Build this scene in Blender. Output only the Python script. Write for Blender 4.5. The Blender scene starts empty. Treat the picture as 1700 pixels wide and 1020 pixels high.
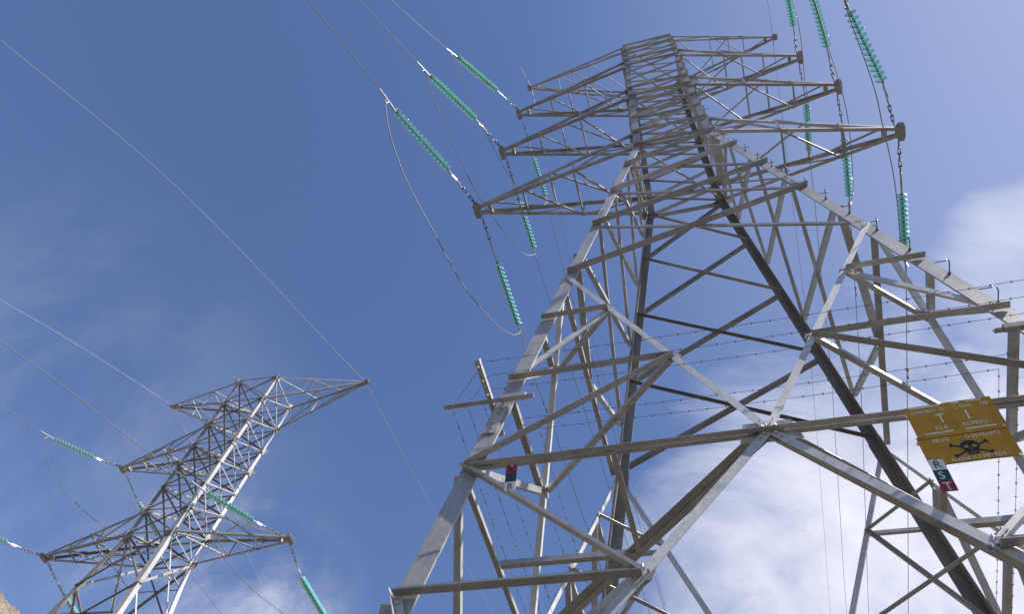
# Lattice transmission towers seen from below against a blue sky
import bpy, bmesh, math, random
from mathutils import Vector, Matrix, noise
random.seed(7)
V = Vector
scene = bpy.context.scene
COL = scene.collection

# ------------------------------------------------------------------ camera
cam_d = bpy.data.cameras.new('camera'); cam = bpy.data.objects.new('camera', cam_d); COL.objects.link(cam)
CAM_POS = V((-0.4983, -7.0110, 0.0))
RT = V((0.959624, 0.255755, 0.117096)); DN = V((-0.182365, 0.882625, -0.433262)); FW = V((-0.214161, 0.394414, 0.893629))
m = Matrix((RT, -DN, -FW)).transposed().to_4x4(); m.translation = CAM_POS
cam.matrix_world = m
cam_d.sensor_width = 36.0; cam_d.sensor_fit = 'HORIZONTAL'
cam_d.lens = 36.0*1186.697/1700.0
cam_d.shift_y = -115.46/1700.0
cam_d.clip_start = 0.05; cam_d.clip_end = 5000
scene.camera = cam

# ------------------------------------------------------------------ light, sky, exposure
SUN_DIR = V((0.62, -0.06, 0.775)).normalized()
world = bpy.data.worlds.new('World'); scene.world = world; world.use_nodes = True
nt = world.node_tree; nt.nodes.clear()
def N(t, **k):
    n = nt.nodes.new(t)
    for a, b in k.items(): setattr(n, a, b)
    return n
SKY_S = 0.080
out = N('ShaderNodeOutputWorld'); bg = N('ShaderNodeBackground'); bg.inputs['Strength'].default_value = SKY_S
sky = N('ShaderNodeTexSky', sky_type='NISHITA', sun_disc=False)
sky.sun_elevation = math.asin(SUN_DIR.z); sky.sun_rotation = math.atan2(SUN_DIR.x, SUN_DIR.y)
sky.altitude = 0; sky.air_density = 1.0; sky.dust_density = 0.3; sky.ozone_density = 2.2
tc = N('ShaderNodeTexCoord')
def math_n(op, a, b=None, c=None, clamp=False):
    n = N('ShaderNodeMath', operation=op); n.use_clamp = clamp
    for i, x in enumerate((a, b, c)):
        if x is None: continue
        if isinstance(x, (int, float)): n.inputs[i].default_value = x
        else: nt.links.new(x, n.inputs[i])
    return n.outputs[0]
def dotdir(d):
    n = N('ShaderNodeVectorMath', operation='DOT_PRODUCT'); n.inputs[1].default_value = V(d).normalized()
    nt.links.new(tc.outputs['Generated'], n.inputs[0]); return n.outputs['Value']
def nz(scale, detail, rough, dist, stretch):
    mp = N('ShaderNodeMapping'); mp.inputs['Scale'].default_value = stretch; mp.inputs['Rotation'].default_value = (0.3, 0.5, 0.9)
    nt.links.new(tc.outputs['Generated'], mp.inputs['Vector'])
    n = N('ShaderNodeTexNoise'); n.inputs['Scale'].default_value = scale; n.inputs['Detail'].default_value = detail
    n.inputs['Roughness'].default_value = rough; n.inputs['Distortion'].default_value = dist
    nt.links.new(mp.outputs['Vector'], n.inputs['Vector']); return n.outputs['Fac']
def sm(x, lo, hi):
    n = N('ShaderNodeMapRange', interpolation_type='SMOOTHSTEP'); nt.links.new(x, n.inputs['Value'])
    n.inputs['From Min'].default_value = lo; n.inputs['From Max'].default_value = hi; return n.outputs['Result']
SKY_TINT = (0.91, 0.94, 1.12, 1)
n1 = nz(2.6, 9, 0.62, 0.5, (1.0, 1.6, 1.3)); n2 = nz(6.0, 6, 0.58, 0.9, (1.0, 2.2, 1.2)); n3 = nz(1.1, 4, 0.5, 0.2, (1, 1, 1))
nn = math_n('ADD', math_n('MULTIPLY', n1, 0.76), math_n('MULTIPLY', n2, 0.24))
bank = sm(dotdir((0.267825, 0.788418, 0.553775)), 0.8572, 0.9945)            # a broad bank of thin cloud low in the north-east
c1 = sm(math_n('ADD', math_n('ADD', bank, math_n('MULTIPLY', math_n('SUBTRACT', nn, 0.5), 2.0)), -0.30), 0.0, 1.0)
c1 = math_n('MULTIPLY', c1, sm(bank, 0.0, 0.25))
bank2 = sm(dotdir((-0.600402, 0.633291, 0.488323)), 0.9781, 0.9986)
c2 = math_n('MULTIPLY', math_n('MULTIPLY', sm(nn, 0.42, 0.75), bank2), 0.75)
veil = math_n("ADD", math_n("MULTIPLY", sm(dotdir((0.75, 0.25, 0.6)), 0.50, 1.0), 0.20), math_n('MULTIPLY', math_n('MULTIPLY', sm(dotdir((-0.780449, 0.406249, 0.475249)), 0.90, 1.0), sm(nn, 0.36, 0.62)), 0.10))
bank3 = sm(dotdir((0.418873, 0.527704, 0.738968)), 0.9781, 0.9976)
c3 = math_n('MULTIPLY', sm(math_n('ADD', math_n('MULTIPLY', bank3, 0.42), nn), 0.52, 1.16), math_n('MULTIPLY', sm(bank3, 0.0, 0.5), 0.70))
cloud = math_n('MAXIMUM', math_n('MAXIMUM', math_n('MAXIMUM', c1, c2), c3), veil, clamp=True)

mix = N('ShaderNodeMix', data_type='RGBA'); nt.links.new(cloud, mix.inputs['Factor'])
tint = N('ShaderNodeMix', data_type='RGBA', blend_type='MULTIPLY'); tint.inputs['Factor'].default_value = 1.0
nt.links.new(sky.outputs['Color'], tint.inputs[6]); tint.inputs[7].default_value = SKY_TINT
nt.links.new(tint.outputs[2], mix.inputs[6]); mix.inputs[7].default_value = (0.54/SKY_S, 0.54/SKY_S, 0.60/SKY_S, 1)
nt.links.new(mix.outputs[2], bg.inputs['Color']); nt.links.new(bg.outputs['Background'], out.inputs['Surface'])

sun_d = bpy.data.lights.new('sun', 'SUN'); sun_d.energy = 5.0; sun_d.angle = math.radians(0.5); sun_d.color = (1.0, 0.955, 0.89)
sun = bpy.data.objects.new('sun', sun_d); COL.objects.link(sun); sun.rotation_euler = SUN_DIR.to_track_quat('Z', 'Y').to_euler()
scene.view_settings.view_transform = 'Standard'; scene.view_settings.look = 'None'
scene.view_settings.gamma = 1; scene.view_settings.exposure = 0.84
scene.render.engine = 'CYCLES'

# ------------------------------------------------------------------ materials
def mat(name, base, rough=0.6, metal=0.0, var=0.0, scale=6.0, var2=None, bump=0.0, trans=0.0, ior=1.45, spec=0.5, streak=False):
    m = bpy.data.materials.new(name); m.use_nodes = True; t = m.node_tree; b = t.nodes['Principled BSDF']
    b.inputs['Base Color'].default_value = (*base, 1); b.inputs['Roughness'].default_value = rough; b.inputs['Metallic'].default_value = metal
    b.inputs['Transmission Weight'].default_value = trans; b.inputs['IOR'].default_value = ior; b.inputs['Specular IOR Level'].default_value = spec
    if var or var2:
        co = t.nodes.new('ShaderNodeTexCoord'); n = t.nodes.new('ShaderNodeTexNoise'); n.inputs['Scale'].default_value = scale; n.inputs['Detail'].default_value = 8
        n.inputs['Roughness'].default_value = 0.65
        mp = t.nodes.new('ShaderNodeMapping'); mp.inputs['Scale'].default_value = (1, 1, 0.35) if streak else (1, 1, 1)
        t.links.new(co.outputs['Object'], mp.inputs['Vector']); t.links.new(mp.outputs['Vector'], n.inputs['Vector'])
        r = t.nodes.new('ShaderNodeValToRGB'); r.color_ramp.elements[0].position = 0.32; r.color_ramp.elements[1].position = 0.68
        lo = tuple(c*(1-var) for c in base); hi = tuple(min(1, c*(1+var)) for c in base)
        if var2: lo = var2
        r.color_ramp.elements[0].color = (*lo, 1); r.color_ramp.elements[1].color = (*hi, 1)
        t.links.new(n.outputs['Fac'], r.inputs['Fac'])
        if streak:
            # every rolled bar weathers to its own tone; finer mottling of the zinc on top
            oi = t.nodes.new('ShaderNodeObjectInfo'); mr = t.nodes.new('ShaderNodeMapRange'); mr.inputs['To Min'].default_value = 0.78; mr.inputs['To Max'].default_value = 1.14
            n2 = t.nodes.new('ShaderNodeTexNoise'); n2.inputs['Scale'].default_value = 22; n2.inputs['Detail'].default_value = 5; t.links.new(co.outputs['Object'], n2.inputs['Vector'])
            m2 = t.nodes.new('ShaderNodeMapRange'); m2.inputs['From Min'].default_value = .3; m2.inputs['From Max'].default_value = .7; m2.inputs['To Min'].default_value = 0.86; m2.inputs['To Max'].default_value = 1.10
            mu = t.nodes.new('ShaderNodeMath'); mu.operation = 'MULTIPLY'; vm = t.nodes.new('ShaderNodeVectorMath'); vm.operation = 'SCALE'
            t.links.new(oi.outputs['Random'], mr.inputs['Value']); t.links.new(n2.outputs['Fac'], m2.inputs['Value'])
            t.links.new(mr.outputs['Result'], mu.inputs[0]); t.links.new(m2.outputs['Result'], mu.inputs[1])
            t.links.new(r.outputs['Color'], vm.inputs[0]); t.links.new(mu.outputs[0], vm.inputs['Scale']); t.links.new(vm.outputs['Vector'], b.inputs['Base Color'])
        else: t.links.new(r.outputs['Color'], b.inputs['Base Color'])
        if bump:
            bp = t.nodes.new('ShaderNodeBump'); bp.inputs['Strength'].default_value = bump; bp.inputs['Distance'].default_value = 0.05
            t.links.new(n.outputs['Fac'], bp.inputs['Height']); t.links.new(bp.outputs['Normal'], b.inputs['Normal'])
    return m
STEEL = mat('galvanised_steel', (0.42, 0.415, 0.40), 0.5, 0.38, var=0.14, scale=2.2, var2=(0.31, 0.30, 0.285), bump=0.08, streak=True)
STEEL3 = mat('shaded_brown_grey_steel', (0.235, 0.222, 0.20), 0.6, 0.25, var=0.16, scale=2.0, var2=(0.165, 0.152, 0.132), bump=0.08, streak=True)  # same steel darkened: shade of far and unlit faces put into the colour
STEEL2 = mat('galvanised_steel_pale', (0.58, 0.575, 0.56), 0.5, 0.25, var=0.10, scale=2.6, var2=(0.44, 0.43, 0.41), bump=0.05, streak=True)  # pale copy: sunlit look of K bars and far tower sides put into colour
RUSTY = mat('weathered_plate_steel', (0.36, 0.355, 0.34), 0.75, 0.2, var=0.35, scale=9)
FITTING = mat('dark_forged_fitting', (0.16, 0.15, 0.15), 0.5, 0.5, var=0.2, scale=20)
ALU = mat('bright_aluminium', (0.40, 0.395, 0.40), 0.4, 0.5, var=0.08, scale=12)
CABLE = mat('weathered_conductor', (0.20, 0.20, 0.225), 0.6, 0.4, var=0.2, scale=12)
SHIELD = mat('pale_shield_wire', (0.50, 0.51, 0.57), 0.45, 0.3)
FAINT = mat('faint_far_wire', (0.25, 0.26, 0.32), 0.6, 0.3)
BARB = mat('barbed_wire_steel', (0.20, 0.19, 0.20), 0.6, 0.4)
GLASS = mat('green_glass', (0.24, 0.74, 0.61), 0.04, 0.0, trans=0.32, ior=1.5, spec=0.9)
CONC = mat('concrete', (0.38, 0.36, 0.33), 0.9, var=0.15, scale=8, bump=0.3)
SIGN = mat('ochre_sign_plate', (0.52, 0.30, 0.050), 0.75, 0.0, var=0.08, scale=9, var2=(0.43, 0.235, 0.040), spec=0.15)
BLACK = mat('black_paint', (0.012, 0.012, 0.014), 0.5)
WHITE = mat('white_enamel', (0.78, 0.77, 0.76), 0.4, var=0.06, scale=18)
LETTER = mat('white_lettering', (0.78, 0.74, 0.66), 0.5, var=0.30, scale=55)
RED = mat('red_enamel', (0.30, 0.02, 0.035), 0.5, var=0.3, scale=30)
GREEN = mat('green_enamel', (0.015, 0.075, 0.065), 0.5, var=0.3, scale=30)
GREY = mat('grey_back', (0.30, 0.29, 0.28), 0.6, var=0.1)
GROUND = mat('stony_soil', (0.070, 0.061, 0.051), 0.95, var=0.3, scale=0.6, var2=(0.045, 0.040, 0.034), bump=0.6)

# ------------------------------------------------------------------ helpers
def tag(o, label=None, cat=None, group=None, kind=None):
    if label: o['label'] = label
    if cat: o['category'] = cat
    if group: o['group'] = group
    if kind: o['kind'] = kind
    return o
def empty(name, loc, label, cat, group=None):
    o = bpy.data.objects.new(name, None); COL.objects.link(o); o.location = loc; o.empty_display_size = 0.3
    return tag(o, label, cat, group)
class MB:
    """collects shapes in world coordinates and links them as one mesh object"""
    def __init__(s): s.v = []; s.f = []; s.m = []
    def add(s, vs, fs, mi=0):
        k = len(s.v); s.v += [tuple(v) for v in vs]; s.f += [tuple(i+k for i in f) for f in fs]; s.m += [mi]*len(fs)
    def prism(s, a, b, prof, u, w, mi=0):
        n = len(prof); vs = [a+u*p[0]+w*p[1] for p in prof]+[b+u*p[0]+w*p[1] for p in prof]
        fs = [(i, (i+1) % n, n+(i+1) % n, n+i) for i in range(n)]
        if n > 4: caps = [(0, 1, 2, 3), (0, 3, 4, 5)]; fs += [c[::-1] for c in caps]+[tuple(i+n for i in c) for c in caps]
        else: fs += [tuple(range(n))[::-1], tuple(range(n, 2*n))]
        s.add(vs, fs, mi)
    def angle(s, a, b, w, u, v, t=None, mi=0, w2=None):
        """rolled steel angle from a to b; heel on the line, one flange along u, the other along v"""
        t = t or max(0.006, w*0.10); w2 = w2 or w; ax = (b-a).normalized()
        u = (u-ax*u.dot(ax)).normalized(); v = v-ax*v.dot(ax); v = (v-u*v.dot(u)).normalized()
        s.prism(a, b, [(0, 0), (w, 0), (w, t), (t, t), (t, w2), (0, w2)], u, v, mi)
    def box(s, c, x, y, z, mi=0):
        vs = [c+x*i+y*j+z*k for i in (-1, 1) for j in (-1, 1) for k in (-1, 1)]
        s.add(vs, [(0, 1, 3, 2), (4, 6, 7, 5), (0, 4, 5, 1), (2, 3, 7, 6), (0, 2, 6, 4), (1, 5, 7, 3)], mi)
    def poly(s, pts, nrm, th, mi=0):
        n = len(pts); vs = [p for p in pts]+[p+nrm*th for p in pts]
        s.add(vs, [tuple(range(n)), tuple(range(n, 2*n))[::-1]]+[(i, n+i, n+(i+1) % n, (i+1) % n) for i in range(n)], mi)
    def tube(s, pts, r, n=6, mi=0, cap=True):
        k = len(pts); rs = r if isinstance(r, (list, tuple)) else [r]*k; vs = []; up = None
        for i, p in enumerate(pts):
            d = (pts[min(i+1, k-1)]-pts[max(i-1, 0)]).normalized()
            if up is None: up = V((0, 0, 1)) if abs(d.z) < .9 else V((1, 0, 0))
            x = d.cross(up).normalized(); y = d.cross(x).normalized()
            vs += [p+(x*math.cos(a)+y*math.sin(a))*rs[i] for a in [2*math.pi*j/n for j in range(n)]]
        fs = [(i*n+j, i*n+(j+1) % n, (i+1)*n+(j+1) % n, (i+1)*n+j) for i in range(k-1) for j in range(n)]
        if cap: fs += [tuple(range(n))[::-1], tuple(range((k-1)*n, k*n))]
        s.add(vs, fs, mi)
    def bolt(s, p, d, r=0.016, h=0.016, mi=0): s.tube([p, p+d*h], r, 6, mi)
    def build(s, name, mats, root=None, parent=None, smooth=False):
        """root gives the origin; parent may be a part that already sits at that origin"""
        off = root.location if root else V((0, 0, 0))
        me = bpy.data.meshes.new(name); me.from_pydata([V(v)-off for v in s.v], [], s.f)
        for m_ in (mats if isinstance(mats, (list, tuple)) else [mats]): me.materials.append(m_)
        me.polygons.foreach_set('material_index', s.m)
        if smooth: me.polygons.foreach_set('use_smooth', [True]*len(me.polygons))
        me.validate(); me.update()
        bm = bmesh.new(); bm.from_mesh(me); bmesh.ops.recalc_face_normals(bm, faces=bm.faces); bm.to_mesh(me); bm.free()
        o = bpy.data.objects.new(name, me); COL.objects.link(o)
        if parent: o.parent = parent
        elif root: o.parent = root
        return o
def lerp(a, b, t): return a+(b-a)*t
def smooth_curve(P, per=8):
    P = [V(p) for p in P]; Q = [P[0]*2-P[1]]+P+[P[-1]*2-P[-2]]; o = []
    for i in range(1, len(Q)-2):
        p0, p1, p2, p3 = Q[i-1:i+3]
        for j in range(per):
            t = j/per; o.append(0.5*((2*p1)+(p2-p0)*t+(2*p0-5*p1+4*p2-p3)*t*t+(3*p1-p0-3*p2+p3)*t**3))
    return o+[P[-1]]
UP = V((0, 0, 1))

# ------------------------------------------------------------------ ground and hillside (one stony mountainside)
def g_h(x, y):
    t = min(1, max(0, (y+6.9)/3.4)); t = t*t*(3-2*t)
    far = max(0, (math.hypot(x, y)-60)/400)
    return -1.62+1.72*t+0.18*noise.noise(V((x*.25, y*.25, 0)))*min(1, math.hypot(x+.5, y+7)/4)+2*far
mb = MB(); NR_, NA = 60, 96
for i in range(NR_):
    r = 0.0 if i == 0 else 0.35*(1.155**i)
    for j in range(NA):
        a = 2*math.pi*j/NA; x = -0.5+r*math.cos(a); y = -7+r*math.sin(a); mb.v.append((x, y, g_h(x, y)))
for i in range(NR_-1):
    for j in range(NA):
        f = (i*NA+j, i*NA+(j+1) % NA, (i+1)*NA+(j+1) % NA, (i+1)*NA+j)
        mb.f.append(f if i else (f[0], f[2], f[3])); mb.m.append(0)
gr = mb.build('ground', GROUND, smooth=True); tag(gr, kind='structure')

def hill_mat():
    m = bpy.data.materials.new('rocky_slope'); m.use_nodes = True; t = m.node_tree; b = t.nodes['Principled BSDF']; b.inputs['Roughness'].default_value = 0.95
    co = t.nodes.new('ShaderNodeTexCoord')
    def nzz(s, d): 
        n = t.nodes.new('ShaderNodeTexNoise'); n.inputs['Scale'].default_value = s; n.inputs['Detail'].default_value = d; n.inputs['Roughness'].default_value = .7
        t.links.new(co.outputs['Object'], n.inputs['Vector']); return n
    a = nzz(.22, 6); c = nzz(3.4, 9)
    r1 = t.nodes.new('ShaderNodeValToRGB'); e = r1.color_ramp.elements; e[0].position = .40; e[0].color = (.20, .155, .11, 1); e[1].position = .62; e[1].color = (.33, .26, .19, 1)
    r2 = t.nodes.new('ShaderNodeValToRGB'); e = r2.color_ramp.elements; e[0].position = .40; e[0].color = (.34, .29, .25, 1); e[1].position = .56; e[1].color = (1, 1, 1, 1)
    mx = t.nodes.new('ShaderNodeMix'); mx.data_type = 'RGBA'; mx.blend_type = 'MULTIPLY'; mx.inputs['Factor'].default_value = 1
    t.links.new(a.outputs['Fac'], r1.inputs['Fac']); t.links.new(c.outputs['Fac'], r2.inputs['Fac'])
    t.links.new(r1.outputs['Color'], mx.inputs[6]); t.links.new(r2.outputs['Color'], mx.inputs[7]); t.links.new(mx.outputs[2], b.inputs['Base Color'])
    bp = t.nodes.new('ShaderNodeBump'); bp.inputs['Strength'].default_value = .8; bp.inputs['Distance'].default_value = .5
    t.links.new(c.outputs['Fac'], bp.inputs['Height']); t.links.new(bp.outputs['Normal'], b.inputs['Normal'])
    return m
mb = MB(); NA, NR_ = 420, 230; A0, A1 = math.radians(100), math.radians(235)
def hill(a, r):
    u = min(1, max(0, (r-44)/92)); u = u*u*(3-2*u)*.35+u*.65
    az = math.degrees(a); prof = HILL_PROF(az)
    h = 140*math.tan(math.radians(prof))*u
    if r > 136: h -= (r-136)*0.25
    p = V((r*math.cos(a), r*math.sin(a), 0))
    k = min(1, max(0, (r-44)/15))
    h += k*(3.2*noise.noise(p*.045)+1.5*noise.noise(p*.16+V((5, 3, 1)))+0.7*abs(noise.noise(p*.45))+0.38*noise.noise(p*1.3)+.22*noise.noise(p*2.9))
    return h-1.5
def HILL_PROF(az):
    K = [(100, 4), (125, 14), (138, 23.8), (143, 26.0), (148, 26.6), (160, 29), (185, 31), (235, 24)]
    for (a, p), (b, q_) in zip(K, K[1:]):
        if az <= b: return p+(q_-p)*(az-a)/(b-a)
    return K[-1][1]
for i in range(NR_):
    r = 42+112*(i/(NR_-1))
    for j in range(NA):
        s_ = j/(NA-1); a = A0+(A1-A0)*s_
        mb.v.append((-0.5+r*math.cos(a), -7+r*math.sin(a), hill(a, r)))
for i in range(NR_-1):
    for j in range(NA-1):
        k = i*NA+j; mb.f.append((k, k+1, k+NA+1, k+NA)); mb.m.append(0)
hl = mb.build('hillside', hill_mat()); tag(hl, kind='structure')

# ------------------------------------------------------------------ generic lattice tower pieces
SX = {'L': -1, 'R': 1}
class Tower:
    def __init__(t, root, place, hx, hy): t.root = root; t.P = place; t.hx = hx; t.hy = hy; t.braces = []; t.dark = STEEL3; t.darkf = 'F'  # far-face braces get the steel with shade in its colour
    def leg(t, c, z):                      # 'NL','NR','FL','FR'
        return t.P(SX[c[1]]*t.hx(z), (-1 if c[0] == 'N' else 1)*t.hy(z), z)
    def dirs(t): o = t.P(0, 0, 0); return (t.P(1, 0, 0)-o), (t.P(0, 1, 0)-o)
    def nrm(t, f): x, y = t.dirs(); return {'N': -y, 'F': y, 'L': -x, 'R': x}[f]
    def face_legs(t, f): return {'N': ('NL', 'NR'), 'F': ('FL', 'FR'), 'L': ('NL', 'FL'), 'R': ('NR', 'FR')}[f]
    def brace(t, a, b, w, f, out=1, low=True, inset=0.0, trim=0.0, bolts=True, mat_=None, gap=None):
        """one steel angle on face f.  out: side the standing flange points to; low: heel along the lower edge"""
        n = t.nrm(f); ax = (b-a).normalized()
        if f in 'LR' and out > 0 and not trim: trim = .085
        if trim: a = a+ax*trim; b = b-ax*trim
        inpl = n.cross(ax)
        if inpl.z < 0: inpl = -inpl
        if abs(inpl.z) < 0.02: inpl = n.cross(ax)
        if not low: inpl = -inpl
        off = n*(inset if out > 0 else -inset) if gap is None else n*gap
        mb = MB(); s = -inpl*w*0.5
        mb.angle(a+off+s, b+off+s, w, inpl, n*out)
        if bolts:
            for e, d in ((a, ax), (b, -ax)):
                for k in (1, 2): mb.bolt(e+off+d*(w*(0.3+0.75*k))+n*(0.004 if out < 0 else 0), n, r=max(.008, w*.15), h=0.014+w*0.10)
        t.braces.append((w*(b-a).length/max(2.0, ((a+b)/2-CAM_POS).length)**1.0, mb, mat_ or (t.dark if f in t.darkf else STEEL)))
    def bar(t, a, b, w, u, v, mat_=None):
        mb = MB(); mb.angle(a, b, w, u, v); t.braces.append((w*(b-a).length/max(2.0, ((a+b)/2-CAM_POS).length), mb, mat_ or STEEL))
    def flush(t, keep=100, mat_=None):
        t.braces.sort(key=lambda q: -q[0]); rest = MB()
        for i, (_, mb, mm) in enumerate(t.braces):
            if i < keep: mb.build('brace', mat_ or mm, t.root)
            else: rest.add(mb.v, mb.f)
        if rest.f: o = rest.build('brace', mat_ or STEEL, t.root); o['kind'] = 'stuff'
def X_panel(t, f, za, zb, w1, w2, side_out=1, side_mat=None):
    l, r = t.face_legs(f)
    t.brace(t.leg(l, za), t.leg(r, zb), w1, f, out=1, inset=.008)
    if f in 'NF': t.brace(t.leg(l, zb), t.leg(r, za), w2, f, out=-1, low=False, inset=.012)
    else: t.brace(t.leg(l, zb), t.leg(r, za), w2, f, out=side_out, low=side_out > 0, inset=.024+w1*.1, mat_=side_mat)
def make_crossarm(t, side, zb, zt, tip, w, fr, drop=True, mat_=STEEL, tipw=.13, plate_y=.27):
    """side -1/+1; bottom chords level at zb, top chords from zt; tip is the world point at the end"""
    c = 'L' if side < 0 else 'R'; x, y = t.dirs(); x = x*side
    ends = {}
    for nf in 'NF':
        ty = y*(-tipw if nf == 'N' else tipw)
        ends[nf+'b'] = (t.leg(nf+c, zb), tip+ty); ends[nf+'t'] = (t.leg(nf+c, zt), tip+ty+UP*(.10 if drop else -.10))
    mb = MB()
    for k, (a, b) in ends.items():
        s = -y if k[0] == 'N' else y
        hor = UP if (k[1] == 'b') == (zt > zb) else -UP
        mb.angle(a, b, w, -s, hor)
    arm = mb.build('crossarm', mat_, t.root)
    def pt(k, q): a, b = ends[k]; return lerp(b, a, q)
    cnt = [0]
    def sub(a, b, ww, u, v):
        cnt[0] += 1; j_ = UP*(-.004-.0035*(cnt[0] % 5))+x*.002*(cnt[0] % 7); m_ = MB(); m_.angle(a+j_, b+j_, ww, u, v); m_.build('web_brace', mat_, t.root, parent=arm)
    ww = w*.52
    q0 = [0.0]+list(fr)+[1.0]
    for q in fr:
        sub(pt('Nb', q), pt('Fb', q), ww, x, UP)
        for s in 'NF': sub(pt(s+'b', q), pt(s+'t', q), ww, x, y*(1 if s == 'N' else -1))
    for i in range(1, len(q0)-1):
        a, b = (q0[i], q0[i+1]) if side < 0 else (q0[i+1], q0[i])
        sub(pt('Nb', a), pt('Fb', b), ww, y, UP)
        for s in 'NF': sub(pt(s+'b', q0[i]), pt(s+'t', q0[i+1]), ww, x, y*(1 if s == 'N' else -1))
    qm = (fr[0]+fr[1])/2
    sub(pt('Nt', qm), pt('Ft', qm), ww, x, UP); sub(pt('Nt', qm), pt('Ft', .93), ww, y, UP); sub(pt('Nt', .05), pt('Ft', qm), ww, y, UP)
    # end plate: clipped-corner plate lying flat, with lugs for the strings at both ends
    m_ = MB(); px, py = .13, plate_y*.88
    oc = [(-px*.8, -py*.55), (-px*.1, -py), (px*.7, -py), (px, -py*.5), (px, py*.5), (px*.7, py), (-px*.1, py), (-px*.8, py*.55)]
    m_.poly([tip+x*(a*.9+.06)+y*b-UP*.012 for a, b in oc], -UP, .010); m_.poly([tip+x*(a*.9+.06)+y*b+UP*.07 for a, b in oc], -UP, .010)
    m_.box(tip-x*.30+UP*.02, x*.05, y*tipw*.95, UP*.06)
    for s in (-1, 1):
        m_.tube([tip+x*.07+y*s*(py-.06)-UP*.05, tip+x*.07+y*s*(py-.06)+UP*.05], .028, 8)
    m_.build('end_plate', RUSTY, t.root, parent=arm)
    return arm
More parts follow.
